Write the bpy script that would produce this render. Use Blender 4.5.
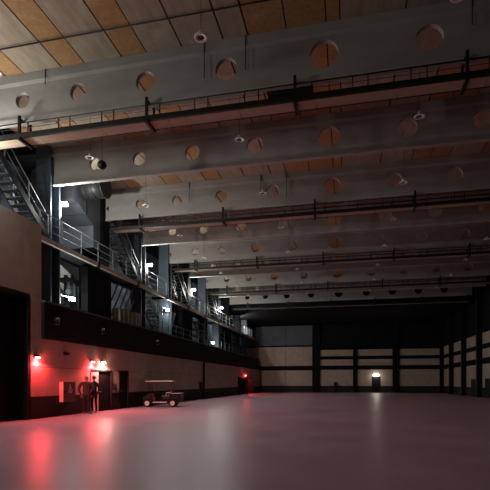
import bpy, bmesh, math, random
from mathutils import Vector, Matrix
random.seed(7)
scene = bpy.context.scene
for o in list(bpy.data.objects):
    bpy.data.objects.remove(o, do_unlink=True)
C = scene.collection
R = math.radians

# ------------------------------------------------------------------ camera
cam_d = bpy.data.cameras.new('camera')
cam = bpy.data.objects.new('camera', cam_d)
C.objects.link(cam)
cam.location = (0, 0, 1.5)
cam.rotation_euler = (R(90), 0, R(12.407))
cam_d.sensor_width = 36.0
cam_d.sensor_fit = 'HORIZONTAL'
cam_d.lens = 450.0 / 490.0 * 36.0
cam_d.shift_y = 137.0 / 490.0
cam_d.clip_end = 300
scene.camera = cam

# ------------------------------------------------------------------ world / exposure
world = bpy.data.worlds.new('world')
scene.world = world
world.use_nodes = True
world.node_tree.nodes['Background'].inputs[0].default_value = (0.012, 0.011, 0.011, 1)
world.node_tree.nodes['Background'].inputs[1].default_value = 1.0
vs = scene.view_settings
vs.view_transform = 'Standard'
vs.look = 'None'
vs.exposure = 0.0
vs.gamma = 1.0
vs.use_curve_mapping = False

FLOOD_W = 540.0       # gallery floodlights (cool white), aimed down into the hall
GLOW_W = 350.0          # their spill into the gallery
FLOOD_COL = (1.0, 1.0, 0.93)
BEAM_COL = (1.0, 0.95, 0.90)
LOW_W = 130.0           # small gallery lamps
RED_W = 230.0           # red wall lamps

# ------------------------------------------------------------------ materials
def srgb(r, g, b):
    f = lambda v: (v / 255.0 / 12.92) if v <= 10 else ((v / 255.0 + 0.055) / 1.055) ** 2.4
    return (f(r), f(g), f(b), 1)

def mat(name, col, rough=0.7, metal=0.0, col2=None, scale=3.0, bump=0.0, stretch=(1, 1, 1), detail=6.0, spec=0.5, rough2=None, contrast=(0.35, 0.65)):
    m = bpy.data.materials.new(name)
    m.use_nodes = True
    nt = m.node_tree
    b = nt.nodes['Principled BSDF']
    b.inputs['Base Color'].default_value = (*col[:3], 1)
    b.inputs['Roughness'].default_value = rough
    b.inputs['Metallic'].default_value = metal
    b.inputs['Specular IOR Level'].default_value = spec
    if col2 is not None or bump or rough2 is not None:
        g = nt.nodes.new('ShaderNodeNewGeometry')
        mp = nt.nodes.new('ShaderNodeMapping')
        mp.inputs['Scale'].default_value = stretch
        nt.links.new(g.outputs['Position'], mp.inputs['Vector'])
        n = nt.nodes.new('ShaderNodeTexNoise')
        n.inputs['Scale'].default_value = scale
        n.inputs['Detail'].default_value = detail
        n.inputs['Roughness'].default_value = 0.62
        nt.links.new(mp.outputs['Vector'], n.inputs['Vector'])
        rp = nt.nodes.new('ShaderNodeValToRGB')
        rp.color_ramp.elements[0].position = contrast[0]
        rp.color_ramp.elements[1].position = contrast[1]
        rp.color_ramp.elements[0].color = (*col[:3], 1)
        rp.color_ramp.elements[1].color = (*(col2 or col)[:3], 1)
        nt.links.new(n.outputs['Fac'], rp.inputs['Fac'])
        nt.links.new(rp.outputs['Color'], b.inputs['Base Color'])
        if rough2 is not None:
            mr = nt.nodes.new('ShaderNodeMapRange')
            mr.inputs['From Min'].default_value = 0.3
            mr.inputs['From Max'].default_value = 0.7
            mr.inputs['To Min'].default_value = rough
            mr.inputs['To Max'].default_value = rough2
            nt.links.new(n.outputs['Fac'], mr.inputs['Value'])
            nt.links.new(mr.outputs['Result'], b.inputs['Roughness'])
        if bump:
            bp = nt.nodes.new('ShaderNodeBump')
            bp.inputs['Strength'].default_value = bump
            bp.inputs['Distance'].default_value = 0.02
            nt.links.new(n.outputs['Fac'], bp.inputs['Height'])
            nt.links.new(bp.outputs['Normal'], b.inputs['Normal'])
    return m

def emit(name, col, strength):
    m = bpy.data.materials.new(name)
    m.use_nodes = True
    b = m.node_tree.nodes['Principled BSDF']
    b.inputs['Base Color'].default_value = (*col[:3], 1)
    b.inputs['Emission Color'].default_value = (*col[:3], 1)
    b.inputs['Emission Strength'].default_value = strength
    return m

M = {}
M['floor'] = mat('polished_concrete_floor', (0.345, 0.205, 0.255), 0.32, col2=(0.41, 0.255, 0.31), scale=0.35, rough2=0.44, spec=0.09, detail=8)
M['concrete'] = mat('beam_concrete', (0.27, 0.265, 0.255), 0.85, col2=(0.34, 0.33, 0.315), scale=1.1, bump=0.15, stretch=(0.6, 1, 1.4))
M['concrete_edge'] = mat('beam_edge_concrete', (0.34, 0.325, 0.305), 0.85, col2=(0.40, 0.385, 0.36), scale=1.5)
M['board'] = mat('ceiling_fibre_board', (0.33, 0.268, 0.20), 0.9, col2=(0.43, 0.355, 0.27), scale=2.2, stretch=(2.2, 0.5, 1), bump=0.2)
M['osb'] = mat('ceiling_strand_board', (0.35, 0.195, 0.085), 0.85, col2=(0.47, 0.28, 0.13), scale=9, bump=0.2)
M['ply'] = mat('walkway_plywood', (0.42, 0.33, 0.24), 0.8, col2=(0.50, 0.40, 0.30), scale=1.6, stretch=(0.5, 3, 1))
M['black'] = mat('black_painted_steel', (0.009, 0.009, 0.010), 0.5, spec=0.25)
M['blackwall'] = mat('black_painted_wall', (0.006, 0.006, 0.007), 0.9, col2=(0.010, 0.010, 0.011), scale=1.0, spec=0.1)
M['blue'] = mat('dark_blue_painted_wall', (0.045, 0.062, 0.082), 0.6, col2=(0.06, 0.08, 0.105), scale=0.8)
M['fascia'] = mat('charcoal_fascia', (0.012, 0.0115, 0.012), 0.8, col2=(0.018, 0.017, 0.017), scale=0.6, spec=0.15)
M['beige'] = mat('beige_wall_panel', (0.36, 0.285, 0.23), 0.85, col2=(0.43, 0.35, 0.285), scale=1.6, bump=0.1)
M['dado'] = mat('charcoal_wall_base', (0.016, 0.0145, 0.015), 0.7, col2=(0.024, 0.022, 0.022), scale=1.0, spec=0.2)
M['steel'] = mat('grey_galvanised_steel', (0.22, 0.24, 0.26), 0.45, metal=0.6, col2=(0.30, 0.32, 0.34), scale=4)
M['galv'] = mat('bright_galvanised_bar', (0.50, 0.52, 0.54), 0.5, metal=0.2)
M['bluesteel'] = mat('blue_grey_steel', (0.10, 0.125, 0.15), 0.5, metal=0.3)
M['edge'] = mat('cream_edge_beam', (0.42, 0.385, 0.33), 0.6, col2=(0.50, 0.46, 0.40), scale=1.2)
M['white'] = mat('white_paint', (0.75, 0.74, 0.72), 0.5)
M['lampshade'] = mat('white_lamp_enamel', (0.80, 0.79, 0.77), 0.4)
M['darklens'] = mat('dark_lamp_glass', (0.03, 0.03, 0.03), 0.3)
M['duct'] = mat('dark_duct_metal', (0.06, 0.065, 0.07), 0.45, metal=0.5)
M['roundduct'] = mat('black_duct_sheet', (0.02, 0.021, 0.022), 0.5)
M['casing'] = mat('grey_duct_sheet', (0.065, 0.076, 0.092), 0.5, col2=(0.085, 0.098, 0.115), scale=2)
M['tan'] = mat('tan_timber_flats', (0.36, 0.30, 0.22), 0.8, col2=(0.46, 0.40, 0.30), scale=2.0)
M['cabinet'] = mat('dark_red_cabinet_paint', (0.16, 0.07, 0.06), 0.5)
M['cabinetside'] = mat('cabinet_metal_side', (0.62, 0.40, 0.38), 0.5)
M['paledoor'] = mat('pale_door_paint', (0.62, 0.56, 0.52), 0.6)
M['doorblack'] = mat('black_door_paint', (0.009, 0.0085, 0.009), 0.6, spec=0.12)
M['floodlens'] = emit('flood_lens_glow', (0.90, 0.96, 1.0), 40)
M['redlens'] = emit('red_lens_glow', (1.0, 0.10, 0.09), 30)
M['pinklens'] = emit('pink_white_lens_glow', (1.0, 0.62, 0.55), 30)
M['warmlens'] = emit('warm_lens_glow', (1.0, 0.93, 0.80), 30)
M['cartbody'] = mat('cart_black_gloss', (0.012, 0.011, 0.012), 0.3, spec=0.3)
M['cartroof'] = mat('cart_cream_roof', (0.62, 0.52, 0.42), 0.5)
M['tyre'] = mat('tyre_rubber', (0.012, 0.012, 0.012), 0.8)
M['hub'] = mat('wheel_hub', (0.65, 0.58, 0.58), 0.35)
M['seat'] = mat('cart_seat_vinyl', (0.05, 0.042, 0.04), 0.5)
M['skin'] = mat('skin', (0.50, 0.30, 0.22), 0.5)
M['hairdark'] = mat('dark_hair', (0.012, 0.009, 0.008), 0.6)
M['hairgrey'] = mat('short_grey_hair', (0.30, 0.26, 0.24), 0.6)
M['cloth_black'] = mat('black_clothing', (0.014, 0.012, 0.013), 0.85)
M['cloth_trouser'] = mat('dark_trousers', (0.022, 0.015, 0.015), 0.85)
M['cloth_brown'] = mat('brown_jacket', (0.055, 0.033, 0.027), 0.85)
M['shoe'] = mat('light_shoes', (0.35, 0.28, 0.27), 0.6)
M['eye'] = mat('eye_white', (0.6, 0.6, 0.6), 0.3)
M['lip'] = mat('lip', (0.35, 0.12, 0.10), 0.5)

# ------------------------------------------------------------------ mesh helpers
class MB:
    def __init__(s):
        s.v = []; s.f = []; s.smooth = []
    def add(s, vs_, fs_, sm=False):
        n = len(s.v)
        s.v += [tuple(p) for p in vs_]
        s.f += [tuple(i + n for i in f) for f in fs_]
        s.smooth += [sm] * len(fs_)
        return s
    def box(s, x0, x1, y0, y1, z0, z1):
        if x0 > x1: x0, x1 = x1, x0
        if y0 > y1: y0, y1 = y1, y0
        if z0 > z1: z0, z1 = z1, z0
        return s.add([(x0,y0,z0),(x1,y0,z0),(x1,y1,z0),(x0,y1,z0),(x0,y0,z1),(x1,y0,z1),(x1,y1,z1),(x0,y1,z1)],
                     [(3,2,1,0),(4,5,6,7),(0,1,5,4),(1,2,6,5),(2,3,7,6),(3,0,4,7)])
    def bar(s, p, q, w, h):
        """rectangular bar from p to q, w across (horizontal), h in the other direction"""
        p = Vector(p); q = Vector(q); d = (q - p).normalized()
        up = Vector((0, 0, 1)) if abs(d.z) < 0.95 else Vector((0, 1, 0))
        a = d.cross(up).normalized() * (w / 2); b = a.cross(d).normalized() * (h / 2)
        vs_ = [p-a-b, p+a-b, p+a+b, p-a+b, q-a-b, q+a-b, q+a+b, q-a+b]
        return s.add(vs_, [(0,1,2,3),(7,6,5,4),(4,5,1,0),(5,6,2,1),(6,7,3,2),(7,4,0,3)])
    def cyl(s, p, q, r0, r1=None, n=12, cap=True):
        r1 = r0 if r1 is None else r1
        p = Vector(p); q = Vector(q); d = (q - p).normalized()
        up = Vector((0, 0, 1)) if abs(d.z) < 0.95 else Vector((1, 0, 0))
        a = d.cross(up).normalized(); b = d.cross(a).normalized()
        vs_ = []
        for i in range(n):
            t = 2 * math.pi * i / n
            k = a * math.cos(t) + b * math.sin(t)
            vs_ += [p + k * r0, q + k * r1]
        s.add(vs_, [(2*i, 2*i+1, (2*i+3) % (2*n), (2*i+2) % (2*n)) for i in range(n)], True)
        if cap:
            base = len(s.v) - 2 * n
            s.f.append(tuple(base + 2*i for i in range(n))); s.smooth.append(False)
            s.f.append(tuple(base + 2*i + 1 for i in reversed(range(n)))); s.smooth.append(False)
        return s
    def lathe(s, prof, c=(0,0,0), n=20, axis='z'):
        """prof: list of (r, h) around the axis"""
        vs_ = []; m = len(prof)
        for i in range(n):
            t = 2 * math.pi * i / n
            for r, h in prof:
                x, y = r * math.cos(t), r * math.sin(t)
                if axis == 'z': p = (x, y, h)
                elif axis == 'y': p = (x, h, y)
                else: p = (h, x, y)
                vs_.append((p[0]+c[0], p[1]+c[1], p[2]+c[2]))
        fs = []
        for i in range(n):
            j = (i + 1) % n
            for k in range(m - 1):
                fs.append((i*m+k, j*m+k, j*m+k+1, i*m+k+1))
        return s.add(vs_, fs, True)
    def prism(s, poly, axis, a, b):
        """poly: 2-D points; axis 'x': (y,z) pts, 'y': (x,z), 'z': (x,y)"""
        def P(u, v, w):
            return (w,u,v) if axis == 'x' else ((u,w,v) if axis == 'y' else (u,v,w))
        n = len(poly)
        vs_ = [P(u, v, a) for u, v in poly] + [P(u, v, b) for u, v in poly]
        fs = [tuple(reversed(range(n))), tuple(range(n, 2*n))]
        fs += [(i, (i+1) % n, n + (i+1) % n, n + i) for i in range(n)]
        return s.add(vs_, fs)
    def sphere(s, c, r, sz=1.0, n=14, m=8):
        prof = []
        for k in range(m + 1):
            t = math.pi * k / m
            prof.append((max(1e-4, r * math.sin(t)), -r * sz * math.cos(t)))
        return s.lathe(prof, c, n)
    def build(s, name, material, parent=None, origin=None, bevel=0.0):
        me = bpy.data.meshes.new(name)
        if parent is not None:
            L = Vector(parent.get('_o', (0, 0, 0)))
        elif origin is not None:
            L = Vector(origin)
        else:
            xs = [p[0] for p in s.v]; ys = [p[1] for p in s.v]; zs = [p[2] for p in s.v]
            L = Vector(((min(xs)+max(xs))/2, (min(ys)+max(ys))/2, min(zs)))
        me.from_pydata([tuple(Vector(p) - L) for p in s.v], [], s.f)
        me.polygons.foreach_set('use_smooth', s.smooth)
        bm = bmesh.new(); bm.from_mesh(me)
        bmesh.ops.recalc_face_normals(bm, faces=bm.faces)
        bm.to_mesh(me); bm.free()
        me.materials.append(material)
        o = bpy.data.objects.new(name, me)
        C.objects.link(o)
        if parent is not None:
            o.parent = parent
            o['_o'] = list(L)
        else:
            o.location = L
            o['_o'] = list(L)
        if bevel:
            md = o.modifiers.new('bevel', 'BEVEL'); md.width = bevel; md.segments = 2; md.limit_method = 'ANGLE'
        return o

def tag(o, label, cat, group=None):
    o['label'] = label; o['category'] = cat
    if group: o['group'] = group
    return o
def struct(o, label=None, cat=None):
    o['kind'] = 'structure'
    if label: o['label'] = label
    if cat: o['category'] = cat
    return o
def thing(name, loc, label, cat, group=None, rz=0.0, local=False):
    e = bpy.data.objects.new(name, None)
    e.empty_display_size = 0.2
    C.objects.link(e); e.location = loc; e.rotation_euler = (0, 0, rz)
    e['_o'] = [0, 0, 0] if local else list(loc)
    return tag(e, label, cat, group)
def copy_tree(o, parent=None):
    c = o.copy(); C.objects.link(c)
    if parent is not None: c.parent = parent
    for ch in list(o.children): copy_tree(ch, c)
    return c
def point_light(name, loc, col, w, radius, parent=None):
    l = bpy.data.lights.new(name, 'POINT')
    l.color = col; l.energy = w; l.shadow_soft_size = radius
    o = bpy.data.objects.new(name, l); C.objects.link(o)
    if parent is not None:
        o.parent = parent
        o.location = Vector(loc) - Vector(parent['_o'])
    else:
        o.location = loc
    return o

ORD = ['nearest', 'second', 'third', 'fourth', 'fifth', 'sixth', 'seventh', 'eighth', 'ninth', 'tenth', 'eleventh', 'twelfth']
def nth(i, from_='the camera'):
    return 'nearest to the camera' if i == 0 else '%s from the camera' % ORD[i]

# ------------------------------------------------------------------ dimensions
XL, XR = -12.2, 13.3          # side walls
YN, YB = -12.0, 65.8          # rear (behind the camera) and far wall
ZC = 11.96                     # underside of roof boards
XG = -15.6                    # back wall of the gallery
ZG = 4.6                      # gallery floor
BEAM_Y = [13.35 + 4.55 * i for i in range(9)]
ZB = 10.34                     # underside of beams

# ================================================================== SETTING
fl = struct(MB().box(XG - 0.2, XR + 0.5, YN, YB + 0.4, -0.3, 0).build('floor', M['floor']), 'glossy pinkish grey concrete floor of the hall', 'floor')

# roof deck with its boards
ce = struct(MB().box(XG - 0.2, XR + 0.5, YN, YB + 0.4, ZC + 0.06, ZC + 0.3).build('ceiling', M['blackwall']), 'boarded roof with orange strand board strips between concrete beams', 'ceiling')
grid = [-13.5, -11.3, -9.16, -6.98, -4.94, -2.83, -0.52, 1.69, 3.9, 6.1, 8.3, 10.5, 12.7]
pieces = []
for a, b in zip(grid[:-1], grid[1:]):
    if abs(a + 2.83) < 0.01: pieces += [(a, (a + b) / 2, 'osb'), ((a + b) / 2, b, 'osb')]
    elif abs(a + 4.94) < 0.01: pieces += [(a, -3.6, 'board'), (-3.6, b, 'board')]
    elif abs(a + 0.52) < 0.01: pieces += [(a, a + 0.4, 'osb'), (a + 0.4, b, 'board')]
    elif abs(a - 1.69) < 0.01: pieces += [(a, a + 1.4, 'board'), (a + 1.4, b, 'osb')]
    else:
        w = 0.85 if a > -10 else 0.7
        pieces += [(a, a + w, 'osb'), (a + w, b, 'board')]
ys = [-12, 4.0, 8.8] + BEAM_Y[:6] + [BEAM_Y[8] + 0.3]
for a, b, k in pieces:
    for y0, y1 in zip(ys[:-1], ys[1:]):
        MB().box(a + 0.025, b - (0.012 if k == 'osb' else 0.025), y0 + 0.02, y1 - 0.02, ZC, ZC + 0.06).build('board', M[k], ce)

# lowered black soffit over the far end
so = struct(MB().box(XG, XR, BEAM_Y[8] + 0.75, YB, 9.75, ZC + 0.06).build('ceiling_far_soffit', M['blackwall']), 'black lowered ceiling above the far end of the hall', 'ceiling')

# ---- left wall, lower storey
wl = struct(MB().box(XG, XL - 0.06, YN, 11.2, 0, 3.3).box(XG, XL - 0.62, 11.2, 15.62, 0, 3.3).box(XG, XL - 0.06, 15.62, YB, 0, 3.3).build('wall_left', M['blackwall']), 'left hall wall of beige panels above a charcoal base', 'wall')
# openings are modelled as door leaves standing in front of the dark core; panels skip them
door_spans = [(11.2, 15.62, 4.94), (20.07, 22.02, 2.06), (22.95, 23.96, 2.10), (51.6, 53.2, 2.0), (54.9, 56.6, 2.12), (58.4, 60.0, 2.05)]
def free_spans(z0, z1, a, b):
    cuts = sorted([(d0 - 0.06, d1 + 0.06) for d0, d1, dz in door_spans if dz > z0 + 0.02])
    out = []; cur = a
    for c0, c1 in cuts:
        if c1 <= a or c0 >= b: continue
        if c0 > cur: out.append((cur, c0))
        cur = max(cur, c1)
    if cur < b: out.append((cur, b))
    return out
def wall_course(z0, z1, material, name, step, a, b, off=0.0, parent=wl):
    for s0, s1 in free_spans(z0, z1, a, b):
        joints = [s0] + [off + step * k for k in range(-10, 60) if s0 + 0.25 < off + step * k < s1 - 0.25] + [s1]
        for y0, y1 in zip(joints[:-1], joints[1:]):
            MB().box(XL - 0.06, XL, y0 + 0.008, y1 - 0.008, z0 + 0.008, z1 - 0.008).build(name, material, parent)
wall_course(0.0, 0.9, M['dado'], 'base_panel', 3.1, YN, YB, 0.4)
wall_course(0.9, 2.12, M['beige'], 'panel', 3.1, 5.0, YB, 1.2)
wall_course(2.12, 3.3, M['beige'], 'panel', 3.1, 5.0, YB, 2.4)
# high beige block round the big gate, near end
bl = struct(MB().box(XG, XL - 0.06, YN, 11.2, 3.3, 4.94).box(XG, XL - 0.62, 11.2, 15.62, 3.3, 4.94).box(XG, XL - 0.06, 15.62, 16.34, 3.3, 4.94).box(XG, XL - 0.06, YN, 16.34, 4.94, 7.95).build('wall_left_block', M['beige']), 'tall plain beige wall block above the big black gate', 'wall')
for y0, y1, z0, z1 in [(5.0, 11.1, 3.3, 5.0), (5.0, 8.2, 5.0, 7.95), (8.2, 12.3, 5.0, 7.95), (12.3, 16.34, 5.0, 7.95), (15.68, 16.34, 3.3, 5.0)]:
    MB().box(XL - 0.06, XL, y0 + 0.006, y1 - 0.006 * (y1 < 16.3), z0 + 0.004, z1).build('panel', M['beige'], bl)

# charcoal fascia of the gallery
fa = struct(MB().box(XL - 0.25, XL + 0.12, 16.36, 63.6, 3.3, 4.80).build('trim_1', M['fascia']), 'charcoal fascia along the gallery edge above the beige panels', 'trim')
lip = struct(MB().box(XL - 0.25, XL + 0.16, 16.36, 63.6, 4.80, 4.88).build('trim_2', M['bluesteel']), 'thin grey metal capping along the top of the gallery fascia', 'trim')
# gallery floor and walls
gf = struct(MB().box(XG, XL - 0.06, 16.36, YB, ZG - 0.3, ZG).build('floor_gallery', M['duct']), 'dark floor of the gallery behind the fascia', 'floor')
gw = struct(MB().box(XG - 0.2, XG, YN, YB, 0, ZC + 0.06).build('wall_gallery', M['blue']), 'dark blue back wall of the gallery', 'wall')
# ---- back wall
wb = struct(MB().box(XG, XR + 0.3, YB, YB + 0.3, 0, ZC + 0.06).build('wall_back', M['blackwall']), 'black far end wall with rows of beige panels', 'wall')
def bpanel(x0, x1, z0, z1, holes=None):
    MB().box(x0, x1, YB - 0.05, YB, z0, z1).build('panel', M['beige'], wb)
for z0, z1 in ((0.95, 3.2), (3.85, 6.62)):
    bpanel(-12.1 if z0 < 2 else -14.6, -8.4, z0, z1); bpanel(-8.36, -4.5, z0, z1)
for z0, z1 in ((3.85, 4.72), (5.2, 6.1)):
    for x0, x1 in ((-3.35, 1.25), (1.85, 6.6), (7.5, 12.75)):
        bpanel(x0, x1, z0, z1)
bpanel(-3.35, 1.25, 0.95, 3.25)
bpanel(1.85, 3.84, 0.95, 3.25); bpanel(4.96, 6.6, 0.95, 3.25); bpanel(3.84, 4.96, 2.28, 3.25)
bpanel(7.5, 12.75, 0.95, 3.25)
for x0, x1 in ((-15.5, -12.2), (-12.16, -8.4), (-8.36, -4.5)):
    MB().box(x0, x1, YB - 0.04, YB, 6.85, 9.7).build('painted_glow_panel', M['blue'], wb)  # bluish lamp glow on the upper wall, painted in as dark blue panels
# black rails and posts standing proud of the panels
for x0, x1, zt in ((-4.45, -3.4, ZC - 0.1), (1.28, 1.82, 7.0), (6.65, 7.45, 9.7), (12.8, 13.28, 9.7)):
    zt = min(zt, 9.7)
    MB().box(x0, x1, YB - 0.35, YB, 0, zt).build('post', M['blackwall'], wb)
for x0, x1, z0, z1 in ((-12.1, -4.45, 3.25, 3.8), (-3.4, 1.28, 3.28, 3.82), (1.82, 6.65, 3.28, 3.82), (7.45, 12.8, 3.28, 3.82),
                       (-3.4, 1.28, 4.75, 5.17), (1.82, 6.65, 4.75, 5.17), (7.45, 12.8, 4.75, 5.17)):
    MB().box(x0, x1, YB - 0.14, YB, z0, z1).build('rail', M['blackwall'], wb)
for x0, x1 in ((-12.1, -4.45), (-3.4, 1.28), (1.82, 3.8), (5.0, 6.65), (7.45, 12.8)):
    MB().box(x0, x1, YB - 0.1, YB, 0, 0.92).build('base_panel', M['dado'], wb)
# ---- right wall
wr = struct(MB().box(XR, XR + 0.3, YN, YB + 0.3, 0, ZC + 0.06).build('wall_right', M['blackwall']), 'black right side wall with beige panels between columns', 'wall')
RC = [36.3, 42.2, 48.1, 54.0, 59.9]
for i, (y0, y1) in enumerate(zip([30.4] + RC, RC + [YB - 0.35])):
    for z0, z1 in ((0.95, 3.25), (3.85, 4.72), (5.2, 6.3)):
        MB().box(XR - 0.05, XR, y0 + 0.42, y1 - 0.05, z0, z1).build('panel', M['beige'], wr)
    for z0, z1 in ((3.28, 3.82), (4.75, 5.17)):
        MB().box(XR - 0.14, XR, y0 + 0.4, y1, z0, z1).build('rail', M['blackwall'], wr)
    MB().box(XR - 0.1, XR, y0 + 0.4, y1, 0, 0.92).build('base_panel', M['dado'], wr)
for i, y in enumerate(RC[1:]):
    c_ = thing('steel_column', (XR - 0.28, y + 0.2, 0), 'black column on the right wall, %s' % nth(i), 'column', 'black columns on the right wall')
    MB().box(XR - 0.55, XR - 0.47, y, y + 0.4, 0, ZC - 0.02).build('flange', M['black'], c_)
    MB().box(XR - 0.47, XR - 0.01, y + 0.12, y + 0.28, 0, ZC - 0.02).build('web', M['black'], c_)
    MB().box(XR - 0.58, XR - 0.005, y - 0.03, y + 0.43, 0, 0.06).build('base_plate', M['black'], c_)
# rear wall behind the camera
wre = struct(MB().box(XG, XR, YN - 0.3, YN, 0, ZC + 0.06).build('wall_rear', M['blackwall']), 'black wall behind the camera', 'wall')

# ---- doors in the left wall
d1 = struct(thing('door_1', (XL, 13.4, 0), 'big black sliding gate in the beige block at the left', 'door'))
for y0, y1 in ((11.2, 13.38), (13.42, 15.5)):
    lf = MB().box(XL - 0.6, XL - 0.56, y0, y1, 0.02, 4.85).build('leaf', M['doorblack'], d1)
    for yy in (y0 + 0.08, y1 - 0.08):
        MB().box(XL - 0.56, XL - 0.54, yy - 0.06, yy + 0.06, 0.05, 4.8).build('stile', M['doorblack'], lf)
    for zz in (0.12, 1.7, 3.3, 4.75):
        MB().box(XL - 0.56, XL - 0.545, y0 + 0.14, y1 - 0.14, zz - 0.05, zz + 0.05).build('rail', M['doorblack'], lf)
h_ = MB().cyl((XL - 0.48, 13.7, 0.85), (XL - 0.48, 13.7, 1.15), 0.018)
h_.cyl((XL - 0.56, 13.7, 0.88), (XL - 0.48, 13.7, 0.88), 0.014).cyl((XL - 0.56, 13.7, 1.12), (XL - 0.48, 13.7, 1.12), 0.014)
h_.build('handle', M['white'], d1)
fr = MB().box(XL - 0.62, XL + 0.02, 15.5, 15.62, 0, 4.94).box(XL - 0.62, XL + 0.02, 11.2, 15.5, 4.86, 4.94)
fr.build('frame', M['fascia'], d1)

d2 = struct(thing('door_2', (XL, 21.05, 0), 'double door with one pale and one black leaf beside two people', 'door'))
MB().box(XL - 0.05, XL + 0.02, 20.07, 20.72, 0.01, 2.04).build('leaf', M['paledoor'], d2)
lf = MB().box(XL - 0.055, XL - 0.03, 20.74, 22.0, 0.01, 2.04).build('leaf', M['doorblack'], d2)
MB().cyl((XL - 0.03, 20.85, 1.0), (XL + 0.04, 20.85, 1.0), 0.012).cyl((XL + 0.035, 20.85, 1.0), (XL + 0.035, 20.98, 1.0), 0.012).build('handle', M['steel'], lf)
MB().box(XL - 0.05, XL + 0.05, 20.02, 22.07, 2.04, 2.12).box(XL - 0.05, XL + 0.05, 22.0, 22.07, 0, 2.04).build('frame', M['fascia'], d2)
d3 = struct(thing('door_3', (XL, 23.45, 0), 'single black door in the beige wall nearest the buggy', 'door'))
lf = MB().box(XL - 0.055, XL - 0.025, 22.98, 23.93, 0.01, 2.06).build('leaf', M['doorblack'], d3)
MB().cyl((XL - 0.03, 23.08, 1.0), (XL + 0.04, 23.08, 1.0), 0.012).cyl((XL + 0.035, 23.08, 1.0), (XL + 0.035, 23.2, 1.0), 0.012).build('handle', M['steel'], lf)
MB().box(XL - 0.05, XL + 0.03, 22.92, 22.98, 0, 2.12).box(XL - 0.05, XL + 0.03, 23.93, 23.99, 0, 2.12).box(XL - 0.05, XL + 0.03, 22.98, 23.93, 2.06, 2.12).build('frame', M['fascia'], d3)
for k, (y0, y1, zt) in enumerate(door_spans[3:]):
    d = struct(thing('door_%d' % (4 + k), (XL, (y0 + y1) / 2, 0), ['black door in the far left wall before the red lamp', 'black door in the far left wall under the red lamp', 'black door in the far left wall beside the end corner'][k], 'door'))
    MB().box(XL - 0.055, XL - 0.02, y0 + 0.05, y1 - 0.05, 0.01, zt - 0.04).build('leaf', M['doorblack'], d)
    MB().box(XL - 0.05, XL + 0.05, y0 - 0.02, y0 + 0.05, 0, zt).box(XL - 0.05, XL + 0.05, y1 - 0.05, y1 + 0.02, 0, zt).box(XL - 0.05, XL + 0.05, y0 + 0.05, y1 - 0.05, zt - 0.04, zt + 0.03).build('frame', M['fascia'], d)
    if k != 2:   # leaf standing open into the hall
        MB().bar((XL + 0.05, y1 + 0.02, 1.0), (XL + 0.75, y1 + 0.35, 1.0), 0.05, 1.96).build('open_leaf', M['doorblack'], d)
d7 = struct(thing('door_7', (4.4, YB, 0), 'black door in the far wall under the bright lamp', 'door'))
MB().box(3.92, 4.88, YB - 0.03, YB + 0.0, 0.01, 2.12).build('leaf', M['doorblack'], d7)
MB().box(3.82, 3.92, YB - 0.08, YB, 0, 2.22).box(4.88, 4.98, YB - 0.08, YB, 0, 2.22).box(3.92, 4.88, YB - 0.08, YB, 2.12, 2.22).build('frame', M['fascia'], d7)
for k, (y0, y1) in enumerate(((49.5, 51.4), (44.2, 46.6))):
    d = struct(thing('door_%d' % (8 + k), (XR, (y0 + y1) / 2, 0), 'low black hatch in the right wall, %s' % ('farther one' if k == 0 else 'nearer one at the picture edge'), 'door'))
    MB().box(XR - 0.16, XR - 0.1, y0, y1, 0.02, 1.75).build('leaf', M['doorblack'], d)
    MB().box(XR - 0.2, XR - 0.05, y1, y1 + 0.12, 0.02, 1.85).box(XR - 0.2, XR - 0.05, y0 - 0.12, y0, 0.02, 1.85).box(XR - 0.2, XR - 0.05, y0, y1, 1.75, 1.85).build('frame', M['black'], d)

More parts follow.
